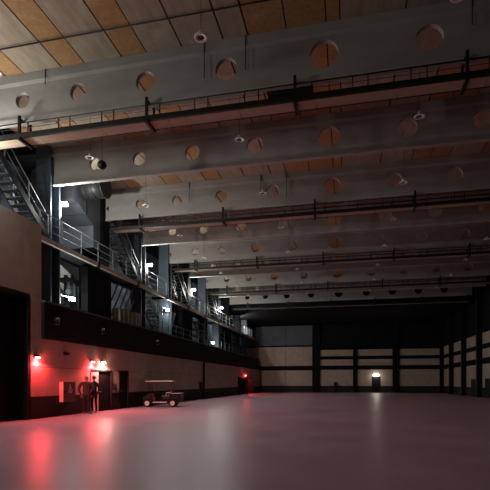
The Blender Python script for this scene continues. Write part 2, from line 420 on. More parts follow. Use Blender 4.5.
# ================================================================== ROOF BEAMS
HX = [-10.7, -8.6, -6.2, -3.53, -0.57, 2.33, 5.0, 7.6, 10.1]
HRS = [0.27, 0.29, 0.32, 0.34, 0.41, 0.37, 0.37, 0.37, 0.37]
HZ, HS = 11.10, 0.50
def beam_web():
    b = MB(); T = 0.16; x0, x1 = -12.75, 12.75; z0, z1 = ZB + 0.06, ZC - 0.36
    N = 32
    def quad(y, a, bb, c, d, flip):
        pts = [(a, y, c), (bb, y, c), (bb, y, d), (a, y, d)]
        b.add(pts, [(0, 1, 2, 3) if not flip else (3, 2, 1, 0)])
    for y, flip in ((0, False), (T, True)):
        quad(y, x0, x1, z0, HZ - HS, flip); quad(y, x0, x1, HZ + HS, z1, flip)
        e = [x0]
        for hx in HX: e += [hx - HS, hx + HS]
        e.append(x1)
        for a, c in zip(e[0::2], e[1::2]): quad(y, a, c, HZ - HS, HZ + HS, flip)
        for hx, HR in zip(HX, HRS):
            vs_ = []
            for i in range(N):
                t = 2 * math.pi * i / N; c, s = math.cos(t), math.sin(t)
                k = HS / max(abs(c), abs(s))
                vs_ += [(hx + HR * c, y, HZ + HR * s), (hx + k * c, y, HZ + k * s)]
            fs = []
            for i in range(N):
                j = (i + 1) % N
                q = (2*i, 2*i+1, 2*j+1, 2*j)
                fs.append(tuple(reversed(q)) if not flip else q)
            b.add(vs_, fs)
    for hx, HR in zip(HX, HRS):
        vs_ = []
        for i in range(N):
            t = 2 * math.pi * i / N
            vs_ += [(hx + HR * math.cos(t), 0, HZ + HR * math.sin(t)), (hx + HR * math.cos(t), T, HZ + HR * math.sin(t))]
        b.add(vs_, [(2*i, 2*i+1, (2*i+3) % (2*N), (2*i+2) % (2*N)) for i in range(N)], True)
    b.add([(x0,0,z0),(x0,T,z0),(x0,T,z1),(x0,0,z1)], [(0,1,2,3)]); b.add([(x1,0,z0),(x1,T,z0),(x1,T,z1),(x1,0,z1)], [(3,2,1,0)])
    b.add([(x0,0,z1),(x1,0,z1),(x1,T,z1),(x0,T,z1)], [(0,1,2,3)]); b.add([(x0,0,z0),(x1,0,z0),(x1,T,z0),(x0,T,z0)], [(3,2,1,0)])
    return b
def make_mesh_raw(mb, name, material, parent):
    me = bpy.data.meshes.new(name)
    me.from_pydata(mb.v, [], mb.f); me.polygons.foreach_set('use_smooth', mb.smooth)
    me.materials.append(material)
    o = bpy.data.objects.new(name, me); C.objects.link(o); o.parent = parent; o['_o'] = [0, 0, 0]
    return o
beams = []
b0 = thing('concrete_beam', (0, BEAM_Y[0], 0), 'x', 'beam', 'pierced concrete roof beams', local=True)
make_mesh_raw(beam_web(), 'web', M['concrete'], b0)
MB().prism([(-0.02, ZB), (0.18, ZB), (0.18, ZB + 0.04), (0.16, ZB + 0.06), (0.0, ZB + 0.06), (-0.02, ZB + 0.04)], 'x', -12.8, 12.8).build('bottom_flange', M['concrete_edge'], b0)
MB().prism([(0.0, ZC - 0.36), (0.16, ZC - 0.36), (0.24, ZC - 0.28), (0.24, ZC - 0.005), (-0.08, ZC - 0.005), (-0.08, ZC - 0.28)], 'x', -12.8, 12.8).build('top_flange', M['concrete'], b0)
beams.append(b0)
for i in range(1, 9):
    c = copy_tree(b0); c.location.y = BEAM_Y[i]; beams.append(c)
for i, c in enumerate(beams):
    c['label'] = 'grey concrete roof beam with round holes, ' + (nth(i) if i < 8 else 'farthest of all before the black soffit')
# cables looping over the nearest beams
for bi, spots in ((0, [(-9.75, 11.95, 11.45), (-4.2, 11.95, 10.85), (-2.9, 11.95, 10.9), (3.4, 11.95, 11.2)]), (2, [(-7.9, 11.95, 10.9), (-4.1, 11.95, 10.9), (-2.8, 11.95, 10.7)])):
    for x, za, zb in spots:
        MB().cyl((x, -0.10, zb), (x, -0.10, za), 0.014, n=6).build('cable', M['black'], beams[bi])

# ================================================================== HUNG WALKWAYS under every second beam
ZW = 9.74
w0 = thing('lighting_walkway', (0, BEAM_Y[0], 0), 'x', 'walkway', 'black walkways hung under the roof beams', local=True)
xm = [-10.65, -6.05, -1.4, 3.25, 7.9, 12.3]
xa, xb = -12.3, 12.6
step = 2.3
x = xa
while x < xb - 0.1:
    MB().box(x + 0.01, min(x + step, xb) - 0.01, -0.15, 0.32, ZW - 0.02, ZW + 0.02).build('floor_board', M['ply'], w0)
    x += step
MB().box(xa, xb, -0.24, -0.15, ZW - 0.04, ZW + 0.11).build('edge_beam', M['black'], w0)
MB().box(xa, xb, 0.32, 0.36, ZW - 0.03, ZW + 0.05).build('edge_beam', M['black'], w0)
for y, z in ((-0.2, ZW + 0.46), (0.34, ZW + 0.46)):
    MB().cyl((xa, y, z), (xb, y, z), 0.022, n=8).build('handrail', M['black'], w0)
MB().cyl((xa, -0.2, ZW + 0.28), (xb, -0.2, ZW + 0.28), 0.008, n=6).build('cable', M['black'], w0)
for xx in xm:
    MB().box(xx - 0.045, xx + 0.045, -0.26, 0.40, ZW - 0.11, ZW - 0.02).build('cross_beam', M['black'], w0)
    MB().box(xx - 0.04, xx + 0.04, -0.25, -0.17, ZW + 0.1, ZB + 0.1).box(xx - 0.04, xx + 0.04, -0.25, 0.0, ZB - 0.03, ZB + 0.03).build('hanger', M['black'], w0)
    MB().box(xx - 0.03, xx + 0.03, 0.31, 0.37, ZW + 0.04, ZB + 0.1).box(xx - 0.03, xx + 0.03, 0.15, 0.37, ZB + 0.02, ZB + 0.08).build('hanger', M['black'], w0)
k = 0
xx = xa + 0.4
while xx < xb:
    if min(abs(xx - m_) for m_ in xm) > 0.25:
        for y in (-0.2, 0.34):
            MB().box(xx - 0.014, xx + 0.014, y - 0.014, y + 0.014, ZW + 0.04, ZW + 0.46).build('post', M['black'], w0)
    k += 1
    xx += 1.15 if k % 2 else 0.42
for i, bi in enumerate((0, 2, 4, 6, 8)):
    w = w0 if i == 0 else copy_tree(w0)
    w.location.y = BEAM_Y[bi]
    w['label'] = 'black railed walkway hung under a roof beam, ' + (nth(i) if i < 4 else 'farthest one before the soffit')

# conduit under the roof boards, ceiling vent
tag(MB().cyl((-13.4, 12.1, 11.90), (12.6, 12.1, 11.90), 0.022, n=8).build('conduit', M['black']), 'thin black conduit crossing the ceiling boards before the first beam', 'conduit')
v = thing('ceiling_vent', (-1.9, 16.2, ZC - 0.06), 'dark slatted ceiling vent on orange boards behind the first beam', 'vent')
MB().box(-2.72, -1.08, 15.95, 16.5, ZC - 0.04, ZC).build('backing', M['black'], v)
for q in range(5):
    MB().box(-2.7, -1.1, 15.98 + q * 0.11, 16.03 + q * 0.11, ZC - 0.08, ZC - 0.04).build('slat', M['black'], v)

# ================================================================== PENDANT LAMPS (switched off)
p0 = thing('pendant_lamp', (0, 0, 0), 'x', 'lamp', 'small round pendant lamps hanging between the beams', local=True)
MB().lathe([(0.015, 0.16), (0.05, 0.15), (0.075, 0.06), (0.165, 0.015), (0.165, 0.0), (0.150, -0.004), (0.085, 0.0), (0.085, 0.03)], n=24).build('shade', M['lampshade'], p0)
MB().lathe([(0.001, 0.022), (0.084, 0.022), (0.084, 0.03), (0.001, 0.03)], n=20).build('lens', M['darklens'], p0)
MB().cyl((0, 0, 0.15), (0, 0, ZC - 9.8), 0.007, n=6).build('cord', M['black'], p0)
first = True
cols = [(-9.1, 'left'), (-3.4, 'middle left'), (2.4, 'middle right'), (8.1, 'right')]
for i in range(8):
    for x, cn in cols:
        y = 10.5 + 4.55 * i
        if x > 8 and i < 3: continue
        p = p0 if first else copy_tree(p0)
        first = False
        p.location = (x + random.uniform(-0.1, 0.1), y + random.uniform(-0.15, 0.15), 9.8)
        before = 'before the nearest beam' if i == 0 else ('in the bay behind the %s beam' % (ORD[i - 1] if i > 1 else 'nearest'))
        p['label'] = 'unlit white disc pendant lamp %s, %s row' % (before, cn)
# dark ball speaker beside a pendant
sp = thing('ball_speaker', (-8.85, 15.3, 9.45), 'round black ball hanging beside the leftmost white pendant lamp', 'speaker')
MB().sphere((-8.85, 15.3, 9.62), 0.17).build('ball', M['black'], sp)
MB().cyl((-8.85, 15.3, 9.78), (-8.85, 15.3, ZC), 0.008, n=6).build('cord', M['black'], sp)

# ================================================================== GALLERY
ZK = 7.62
# columns at the beam ends, wide piers at every third
for i, y in enumerate(BEAM_Y + [54.3, 58.85]):
    if i == 0: continue
    if i in (2, 5, 8):
        t = thing('wall_pier', (-13.4, y - 0.9, ZG), 'wide black pier in the gallery under the %s beam' % ORD[i], 'pier', 'wide black piers of the gallery')
        MB().box(-13.0, -12.62, y - 2.0, y + 0.35, ZG, ZK - 0.27).build('lower_shaft', M['blackwall'], t)
        MB().box(-14.2, -13.5, y - 0.3, y + 0.35, ZG, ZC).build('upper_shaft', M['blackwall'], t)
        MB().box(-13.5, -12.78, y - 0.3, y + 0.45, 7.9, ZC).build('head', M['blackwall'], t)
    else:
        t = thing('steel_column', (-13.0, y, ZG), 'dark blue column in the gallery at the end of the %s beam' % ORD[i] if i < 9 else 'dark blue column in the gallery beyond the beams, %s' % ('nearer' if i == 9 else 'farther'), 'column', 'dark blue gallery columns')
        zt = ZC if i < 9 else 9.75
        MB().box(-13.42, -12.68, y - 0.30, y - 0.22, ZG, zt).build('flange', M['blue'], t)
        MB().box(-13.1, -13.0, y - 0.22, y + 0.32, ZG, zt).build('web', M['blue'], t)
        MB().box(-13.42, -12.68, y + 0.32, y + 0.40, ZG, zt).build('flange', M['blue'], t)

# gallery catwalk at mid height
ZK = 7.62
gc = thing('gallery_catwalk', (-12.9, 40, ZK - 0.2), 'long railed steel catwalk running along the gallery with a cream edge beam', 'catwalk')
y = 16.4
k = 0
while y < 62:
    y1 = min(y + 4.55, 62)
    MB().box(-12.44, -12.30, y + 0.06, y1 - 0.06, ZK - 0.20, ZK).build('edge_beam', M['edge'], gc)
    MB().box(-12.46, -12.27, y1 - 0.10, y1 + 0.10, ZK - 0.26, ZK + 0.04).build('bracket', M['black'], gc)
    MB().box(-13.4, -12.44, y + 0.02, y1 - 0.02, ZK - 0.08, ZK - 0.02).build('grating', M['duct'], gc)
    MB().box(-13.4, -12.44, y1 - 0.05, y1 + 0.05, ZK - 0.24, ZK - 0.09).build('cross_beam', M['black'], gc)
    y = y1
MB().box(-13.45, -13.38, 16.4, 62, ZK - 0.22, ZK).build('inner_beam', M['black'], gc)
y = 16.5
while y < 62:
    MB().box(-12.42, -12.38, y - 0.02, y + 0.02, ZK, ZK + 1.08).build('post', M['steel'], gc)
    y += 1.52
for dz, r in ((1.08, 0.022), (0.72, 0.014), (0.38, 0.014)):
    MB().cyl((-12.40, 16.4, ZK + dz), (-12.40, 62, ZK + dz), r, n=8).build('handrail', M['steel'], gc)
# handrail on the fascia cap
gr = thing('gallery_railing', (-12.35, 40, 4.88), 'slim steel railing standing on the gallery fascia', 'railing')
y = 25.6
while y < 63:
    MB().box(-12.37, -12.34, y - 0.015, y + 0.015, 4.88, 5.7).build('post', M['bluesteel'], gr)
    y += 1.6
for z in (5.3, 5.7):
    MB().cyl((-12.355, 25.4, z), (-12.355, 63, z), 0.014, n=6).build('handrail', M['bluesteel'], gr)

def stair(name, label, group, x0, x1, ya, za, yb, zb, m_str, m_tread):
    """flight descending from (ya, za) to (yb, zb)"""
    t = thing(name, ((x0 + x1) / 2, yb, zb), label, 'stairs', group)
    for x in (x0, x1):
        MB().bar((x, ya, za - 0.05), (x, yb, zb + 0.1), 0.05, 0.24).build('stringer', m_str, t)
        MB().cyl((x, ya, za + 0.95), (x, yb, zb + 1.0), 0.02, n=8).build('handrail', M['steel'], t)
        MB().cyl((x, ya, za + 0.5), (x, yb, zb + 0.55), 0.012, n=6).build('mid_rail', M['steel'], t)
        for q in (0.02, 0.35, 0.68, 0.98):
            y = ya + (yb - ya) * q; z = za + (zb - za) * q
            MB().box(x - 0.02, x + 0.02, y - 0.02, y + 0.02, z, z + 0.96).build('baluster', M['steel'], t)
    n = max(4, int(abs(za - zb) / 0.2))
    for q in range(n):
        f = (q + 0.5) / n
        y = ya + (yb - ya) * f; z = za + (zb - za) * f
        MB().box(x0 + 0.025, x1 - 0.025, y - 0.13, y + 0.13, z - 0.015, z + 0.015).build('tread', m_tread, t)
    return t
# upper flights come down onto the catwalk
for i, ya in enumerate((13.3, 22.4, 31.5, 40.6)):
    stair('steel_stairs', 'upper steel stair flight coming down to the gallery catwalk, ' + nth(i), 'upper gallery stair flights', -13.35, -12.6, ya, 11.1, ya + 4.1, ZK, M['black'], M['bluesteel'])
# lower flights from the catwalk to the gallery floor
for i, ya in enumerate((30.0, 39.1, 48.2)):
    stair('steel_stairs', 'lower steel stair flight from the catwalk to the gallery floor, ' + nth(i), 'lower gallery stair flights', -14.4, -13.6, ya, ZK - 0.1, ya + 3.5, ZG, M['black'], M['steel'])

# big sheet-metal duct stepping down behind the first gallery column
du = thing('air_duct', (-13.6, 21, 8.2), 'large dark square air duct stepping down beside the first floodlight', 'duct')
MB().prism([(19.3, ZC - 0.02), (19.3, 10.35), (20.0, 10.30), (21.3, 9.70), (21.3, 8.55), (22.0, 8.55), (22.0, ZC - 0.02)], 'x', -14.9, -12.82).build('casing', M['casing'], du)
for yy in (19.3, 20.6):
    MB().box(-14.94, -12.79, yy - 0.03, yy + 0.03, 10.32 - (0.3 if yy > 20 else 0), ZC - 0.02).build('joint_flange', M['duct'], du)
rd = thing('round_duct', (-11.6, 20.2, 10.6), 'fat round black duct under the roof behind the second beam', 'duct')
MB().cyl((-12.75, 20.3, 11.2), (-11.5, 20.3, 11.2), 0.55, n=28).build('pipe', M['roundduct'], rd)
for xx in (-12.5, -12.05, -11.55):
    MB().cyl((xx - 0.03, 20.3, 11.2), (xx + 0.03, 20.3, 11.2), 0.58, n=28).build('joint_ring', M['roundduct'], rd)
MB().cyl((-12.0, 20.3, 11.7), (-12.0, 20.3, ZC), 0.02, n=6).build('hanger', M['black'], rd)

# floodlights on poles along the catwalk (the row goes on behind the camera's left)
def floodlight(y, label, zl=9.3, x=-12.85, back=0.25, zb=None, power=1.0):
    """back: distance to the column face behind it; zb: foot height where it stands on its own pole"""
    z0 = zb if zb is not None else zl - 0.58
    t = thing('floodlight', (x, y, z0), label, 'floodlight', 'floodlights on poles along the gallery')
    MB().cyl((x, y, z0), (x, y, zl + 0.15), 0.04, n=10).build('pole', M['galv'], t)
    if zb is None:
        for z in (z0 + 0.05, zl - 0.05):
            MB().box(x - 0.03, x + 0.03, y - back, y - 0.03, z - 0.02, z + 0.02).build('bracket', M['steel'], t)
    MB().box(x - 0.03, x + 0.36, y - 0.02, y + 0.02, zl + 0.1, zl + 0.16).build('arm', M['steel'], t)
    for dx in (0.02, 0.2):
        hd = MB().box(x + dx + 0.03, x + dx + 0.17, y - 0.1, y + 0.08, zl - 0.09, zl + 0.09).build('lamp_head', M['bluesteel'], t)
        MB().box(x + dx + 0.04, x + dx + 0.16, y - 0.115, y - 0.1, zl - 0.08, zl + 0.08).build('lens', M['floodlens'], hd)
    point_light('flood_spill', (x + 0.55, y - 0.12, zl - 0.12), FLOOD_COL, GLOW_W * power, 0.1, t)
    l = bpy.data.lights.new('flood_beam', 'SPOT')
    l.color = BEAM_COL; l.energy = FLOOD_W * power; l.shadow_soft_size = 0.15; l.spot_size = R(130); l.spot_blend = 0.9
    so_ = bpy.data.objects.new('flood_beam', l); C.objects.link(so_); so_.parent = t
    so_.location = Vector((x + 0.6, y - 0.12, zl - 0.12)) - Vector(t['_o'])
    so_.rotation_euler = Vector((0.66, 0.38, -0.62)).to_track_quat('-Z', 'Y').to_euler()
    return t
for i, (y, zl) in enumerate(((18.55, 9.7), (27.95, 9.28), (36.9, 9.42), (45.95, 9.32))):
    floodlight(y, 'glaring white floodlight on a gallery column above the catwalk, ' + nth(i), zl, back=(0.25, 0.55, 0.35, 0.35)[i])
for y, w_, pw in ((12.75, 'above the big gate, added out of view to light the second beam', 0.6), (9.4, 'before the big gate', 0.65), (0.3, 'level with the camera', 0.6), (-8.8, 'behind the camera', 0.4)):  # gate lamp is outside the row, added to brighten the second beam
    floodlight(y, 'white floodlight on a pole on top of the beige wall block ' + w_, 9.4, -12.54, zb=7.95, power=pw)
floodlight(55.3, 'white floodlight at the far end of the gallery behind the last column', 9.0, -13.62, zb=ZG, power=1.0)
# small lamps low in the gallery
def low_lamp(x, y, z, label):
    t = thing('work_lamp', (x, y, ZG), label, 'lamp', 'small work lamps low in the gallery')
    MB().cyl((x, y - 0.9, ZG), (x, y - 0.9, z + 0.05), 0.025, n=8).build('pole', M['steel'], t)
    MB().box(x - 0.02, x + 0.02, y - 0.92, y - 0.1, z + 0.02, z + 0.06).build('arm', M['steel'], t)
    hd = MB().box(x - 0.08, x + 0.12, y - 0.1, y + 0.1, z - 0.1, z + 0.08).build('lamp_head', M['steel'], t)
    MB().box(x - 0.07, x + 0.11, y - 0.115, y - 0.1, z - 0.09, z + 0.07).box(x + 0.12, x + 0.135, y - 0.09, y + 0.09, z - 0.09, z + 0.07).build('lens', M['floodlens'], hd)
    point_light('work_light', (x + 0.28, y - 0.28, z), FLOOD_COL, LOW_W, 0.08, t)
low_lamp(-12.9, 19.5, 5.52, 'small glowing work lamp on an arm above the fascia, nearest')
low_lamp(-12.7, 31.1, 6.8, 'glowing work lamp beside the lower stairs under the catwalk')
low_lamp(-12.9, 43.6, 5.45, 'small glowing work lamp above the fascia near the far end')

# white boards and plant in the first gallery bay
wb_ = thing('white_board', (-14.27, 21.1, 6.05), 'slanted white board hanging in the first gallery bay', 'board')
(MB().prism([(20.5, 7.55), (21.7, 7.15), (21.7, 6.05), (20.5, 6.35)], 'x', -14.3, -14.24).build('face', M['white'], wb_))
for yy, zz in ((20.7, 7.0), (21.5, 6.7)):
    MB().cyl((XG + 0.002, yy, zz), (-14.3, yy, zz), 0.02, n=6).build('support_arm', M['black'], wb_)
tag(MB().box(-13.3, -13.22, 16.6, 17.15, ZG, 5.75).build('upright_board', M['white']), 'upright white panel beside the beige block in the gallery', 'board')
eq = thing('pump_unit', (-13.6, 20.50, ZG), 'dark pump unit with upright pipes in the first gallery bay', 'machine')
MB().box(-14.0, -13.25, 19.85, 21.15, ZG, ZG + 0.25).build('plinth', M['black'], eq)
for q, (xx, yy) in enumerate(((-13.45, 20.05), (-13.45, 20.55), (-13.75, 20.30), (-13.75, 20.85))):
    MB().cyl((xx, yy, ZG + 0.25), (xx, yy, 6.6 + 0.15 * q), 0.09, n=12).build('pipe', M['bluesteel'], eq)
MB().box(-13.9, -13.35, 19.90, 21.05, 6.5, 6.7).build('header', M['black'], eq)
for q in (5.3, 5.9):
    MB().box(-13.55, -13.35, 19.95, 20.17, q, q + 0.2).build('valve', M['steel'], eq)
wn = thing('window_panel', (-15.5, 25.4, ZG + 1), 'pale blue window panel at the back of the first gallery bay', 'window')
MB().box(XG, XG + 0.05, 24.2, 26.6, ZG + 0.9, 7.3).build('pane', M['white'], wn)
for yy in (24.2, 25.4, 26.6):
    MB().box(XG, XG + 0.1, yy - 0.06, yy + 0.06, ZG + 0.85, 7.35).build('mullion', M['bluesteel'], wn)
# timber flats leaning in the second bay
for q in range(6):
    y = 23.4 + q * 0.52
    t = thing('timber_flat', (-12.72, y, ZG), 'tan timber flat standing on the gallery edge, %s from the pier' % ('first' if q == 0 else ORD[q]), 'board', 'tan timber flats on the gallery edge')
    MB().bar((-12.72, y + 0.25, ZG), (-12.80, y + 0.25, 5.75 + 0.04 * (q % 3)), 0.5, 0.03).build('face', M['tan'], t)
    for dy in (0.04, 0.46):
        MB().bar((-12.69, y + dy, ZG), (-12.77, y + dy, 5.72), 0.05, 0.05).build('batten', M['tan'], t)
# slanted raker bars
def rakers(y0, n, dy, ztop, zbot, run, label):
    t = thing('raker_frame', (-12.9, y0, ZG), label, 'frame')
    for q in range(n):
        ya = y0 + q * dy
        MB().bar((-13.15, ya + run, ztop), (-13.3, ya, zbot), 0.09, 0.05).build('bar', M['galv'], t)
    MB().box(-13.35, -13.25, y0 - 0.1, y0 + n * dy, zbot - 0.08, zbot).build('sole', M['black'], t)
    return t
rakers(22.9, 5, 0.62, ZK - 0.25, ZG + 0.08, 1.7, 'slanted bright steel bars under the catwalk beside the first pier')
rakers(32.0, 4, 0.28, 7.0, ZG + 0.08, 1.05, 'slanted bright steel bars beyond the lower stairs')
# racks with shelves in the far bays
for i, y in enumerate((36.8, 38.6, 45.8, 50.6)):
    t = thing('storage_rack', (-13.6, y, ZG), 'steel storage rack in the far gallery bays, ' + nth(i), 'rack', 'storage racks in the far gallery')
    for dx in (-13.35, -12.75):
        for dy in (0, 1.6):
            MB().box(dx - 0.03, dx + 0.03, y + dy - 0.03, y + dy + 0.03, ZG, 7.1).build('upright', M['steel'], t)
    for z in (5.0, 5.6, 6.2, 6.8):
        MB().box(-13.35, -12.75, y + 0.03, y + 1.57, z, z + 0.05).build('shelf', M['steel'], t)

# fixtures on the fascia
for i, (y, lab) in enumerate(((16.96, 'small black spotlight hanging on the fascia near the beige block'), (20.71, 'small black spotlight hanging on the fascia above the double door'), (27.5, 'small black spotlight hanging on the fascia above the buggy'))):
    t = thing('spotlight', (XL + 0.2, y, 3.9), lab, 'spotlight', 'black spotlights on the fascia')
    MB().box(XL + 0.12, XL + 0.16, y - 0.06, y + 0.06, 4.0, 4.3).build('bracket', M['black'], t)
    MB().cyl((XL + 0.16, y, 4.15), (XL + 0.26, y, 4.15), 0.02, n=8).build('arm', M['black'], t)
    h = MB().cyl((XL + 0.27, y, 4.22), (XL + 0.30, y, 3.95), 0.08, 0.11, n=14).build('lamp_head', M['black'], t)
    MB().cyl((XL + 0.30, y, 3.955), (XL + 0.301, y, 3.945), 0.10, n=14).build('lens', M['steel'], h)

# ================================================================== LOWER WALL FITTINGS
def wall_lamp(y, z, lens, col, w, label, name='wall_lamp', x=XL):
    t = thing(name, (x, y, z - 0.1), label, 'lamp')
    MB().box(x, x + 0.03, y - 0.12, y + 0.12, z - 0.06, z + 0.1).build('back_plate', M['black'], t)
    MB().box(x + 0.03, x + 0.21, y - 0.08, y + 0.08, z + 0.02, z + 0.06).build('housing', M['black'], t)
    MB().box(x + 0.03, x + 0.15, y - 0.09, y + 0.09, z - 0.05, z + 0.02).build('lens', lens, t)
    if w:   # a weak halo all round and a strong beam under the hood
        point_light('wall_halo', (x + 0.17, y, z - 0.10), col, w * 0.22, 0.03, t)
        l = bpy.data.lights.new('wall_beam', 'SPOT')
        l.color = col; l.energy = w * 1.1; l.shadow_soft_size = 0.05; l.spot_size = R(168); l.spot_blend = 0.35
        q = bpy.data.objects.new('wall_beam', l); C.objects.link(q); q.parent = t
        q.location = Vector((x + 0.24, y, z - 0.10)) - Vector(t['_o'])
        q.rotation_euler = Vector((0.12, 0.0, -1.0)).to_track_quat('-Z', 'Y').to_euler()
    return t
REDC = (1.0, 0.05, 0.06)
wall_lamp(16.0, 2.5, M['redlens'], REDC, RED_W, 'glowing red wall lamp on the beige strip beside the big gate')
wall_lamp(17.95, 2.75, M['darklens'], REDC, 0, 'small unlit wall lamp between the two red lamps')
wall_lamp(20.1, 2.5, M['redlens'], REDC, RED_W, 'glowing red wall lamp above the two people')
wall_lamp(21.1, 2.52, M['pinklens'], (1.0, 0.42, 0.36), RED_W * 0.9, 'glowing pinkish white lamp above the double door')
wall_lamp(55.5, 2.35, M['redlens'], REDC, RED_W * 1.5, 'glowing red lamp above the far doors on the left wall')
# far wall lamp over the door
t = thing('wall_lamp', (4.4, YB - 0.05, 2.3), 'bright white lamp above the far wall door', 'lamp')
MB().box(4.0, 4.8, YB - 0.12, YB - 0.05, 2.34, 2.62).build('housing', M['white'], t)
MB().box(4.03, 4.77, YB - 0.14, YB - 0.12, 2.36, 2.58).build('lens', M['warmlens'], t)
point_light('door_light', (4.4, YB - 0.4, 2.3), (1.0, 0.92, 0.78), 40, 0.1, t)
# hose cabinet
hc = thing('hose_cabinet', (XL + 0.1, 17.95, 0.62), 'dark red fire hose cabinet with white pictogram on the beige wall', 'cabinet')
MB().box(XL + 0.004, XL + 0.2, 17.53, 18.39, 0.62, 1.50).build('body', M['cabinetside'], hc)
dr = MB().box(XL + 0.2, XL + 0.225, 17.52, 18.40, 0.61, 1.51).build('door', M['cabinet'], hc)
ic = MB()
ic.cyl((XL + 0.225, 18.00, 1.36), (XL + 0.229, 18.00, 1.36), 0.045, n=12)
ic.prism([(17.92, 1.20), (18.08, 1.20), (18.04, 1.31), (17.96, 1.31)], 'x', XL + 0.225, XL + 0.229)
ic.build('pictogram', M['white'], dr)
ic = MB()
for q in range(3):
    ic.box(XL + 0.225, XL + 0.229, 17.89, 18.21 - 0.05 * q, 1.13 - q * 0.06, 1.16 - q * 0.06)
ic.build('lettering', M['white'], dr)
MB().box(XL + 0.225, XL + 0.25, 17.59, 17.63, 0.98, 1.12).build('handle', M['black'], dr)
# call box beside the double door
cb = thing('call_box', (XL, 22.4, 0.95), 'small dark call box with handset beside the double door', 'box')
MB().box(XL, XL + 0.1, 22.22, 22.46, 1.05, 1.38).build('body', M['black'], cb)
MB().cyl((XL + 0.13, 22.28, 1.12), (XL + 0.13, 22.28, 1.32), 0.022, n=8).build('handset', M['black'], cb)
MB().box(XL, XL + 0.07, 22.5, 22.66, 0.92, 1.05).build('switch', M['steel'], cb)
# downpipe and box farther along
dp = thing('downpipe', (XL + 0.09, 38.14, 0), 'black downpipe with a switch box on the beige wall', 'pipe')
MB().cyl((XL + 0.09, 38.14, 0), (XL + 0.09, 38.14, 3.3), 0.09, n=12).build('pipe', M['black'], dp)
for z in (0.6, 1.8, 3.0):
    MB().box(XL, XL + 0.2, 38.02, 38.26, z, z + 0.06).build('clamp', M['black'], dp)
MB().box(XL, XL + 0.2, 37.1, 37.6, 0.9, 1.5).build('switch_box', M['black'], dp)
# small black box on the far wall base
bx = thing('floor_speaker', (-1.2, YB - 0.25, 0.0), 'small black speaker on a stand before the far wall', 'speaker')
MB().box(-1.42, -0.98, YB - 0.42, YB - 0.14, 0.95, 1.5).build('cabinet', M['black'], bx)
MB().cyl((-1.2, YB - 0.28, 0.02), (-1.2, YB - 0.28, 0.95), 0.03, n=8).build('stand', M['black'], bx)
MB().cyl((-1.2, YB - 0.28, 0.0), (-1.2, YB - 0.28, 0.03), 0.2, n=16).build('base', M['black'], bx)

# ================================================================== GOLF BUGGY (front towards local -x)
gcart = thing('golf_buggy', (-10.88, 25.8, 0), 'black golf buggy with a pale roof parked nose to the wall', 'buggy', rz=R(12.0), local=True)
gcart.scale = (0.93, 0.93, 0.93)
def wheel(x, y):
    s = 1 if y > 0 else -1
    t = MB().lathe([(0.15, -0.09), (0.21, -0.095), (0.235, -0.06), (0.24, 0.0), (0.235, 0.06), (0.21, 0.095), (0.15, 0.09), (0.15, -0.09)], (x, y, 0.24), 24, 'y').build('wheel', M['tyre'], gcart)
    MB().lathe([(0.001, s*0.075), (0.04, s*0.085), (0.06, s*0.06), (0.13, s*0.07), (0.15, s*0.088), (0.15, 0), (0.001, 0)], (x, y, 0.24), 20, 'y').build('hub', M['hub'], t)
for x in (-0.86, 0.78):
    for y in (-0.5, 0.5): wheel(x, y)
MB().box(-0.75, 1.05, -0.42, 0.42, 0.22, 0.34).build('chassis', M['black'], gcart)
MB().prism([(-1.12, 0.30), (-1.14, 0.48), (-1.05, 0.68), (-0.80, 0.84), (-0.62, 0.86), (-0.55, 0.60), (-0.50, 0.34)], 'y', -0.44, 0.44).build('front_cowl', M['cartbody'], gcart, bevel=0.04)
for y in (-0.5, 0.5):
    MB().lathe([(0.30, -0.10), (0.30, 0.10)], (0,0,0), 24, 'y')
    fd = MB()
    for x in (-0.86, 0.78):
        pts = []
        for q in range(9):
            a = math.pi * q / 8
            pts.append((x + 0.31 * math.cos(a), 0.26 + 0.31 * math.sin(a)))
        for q in range(8, -1, -1):
            a = math.pi * q / 8
            pts.append((x + 0.27 * math.cos(a), 0.26 + 0.27 * math.sin(a)))
        n = len(pts)
        vs_ = [(u, y - 0.13, v_) for u, v_ in pts] + [(u, y + 0.13, v_) for u, v_ in pts]
        fs = [(i, (i+1) % n, n + (i+1) % n, n + i) for i in range(n)]
        fs += [(i, i+1, n-2-i, n-1-i) for i in range(8)] + [(2*n-1-i, 2*n-2-i, n+i+1, n+i) for i in range(8)]
        fd.add(vs_, fs)
    fd.build('fender', M['cartbody'], gcart)
MB().box(-0.52, 0.30, -0.50, 0.50, 0.32, 0.37).build('floor_pan', M['cartbody'], gcart)
MB().box(-0.50, 0.42, -0.53, -0.49, 0.27, 0.33).box(-0.50, 0.42, 0.49, 0.53, 0.27, 0.33).build('sill_trim', M['hub'], gcart)
MB().prism([(0.12, 0.36), (0.10, 0.62), (0.72, 0.62), (0.74, 0.40), (0.46, 0.36)], 'y', -0.46, 0.46).build('seat_base', M['cartbody'], gcart, bevel=0.03)
MB().box(0.06, 0.62, -0.50, 0.50, 0.62, 0.74).build('seat', M['seat'], gcart, bevel=0.04)
MB().prism([(0.56, 0.76), (0.66, 0.76), (0.80, 1.10), (0.71, 1.12)], 'y', -0.48, 0.48).build('backrest', M['seat'], gcart, bevel=0.03)
for y in (-0.50, 0.50):
    MB().cyl((0.35, y, 0.72), (0.38, y, 0.92), 0.018).cyl((0.38, y, 0.92), (0.72, y, 0.94), 0.022).build('armrest', M['hub'], gcart)
    MB().cyl((-0.70, y * 0.9, 0.82), (-0.78, y * 0.94, 1.64), 0.018).build('roof_post', M['black'], gcart)
    MB().cyl((0.92, y * 0.9, 0.55), (0.66, y * 0.94, 1.64), 0.018).build('roof_post', M['black'], gcart)
    MB().cyl((-0.25, y * 0.94, 1.64), (-0.30, y * 0.94, 1.2), 0.008).build('grab_strap', M['black'], gcart)
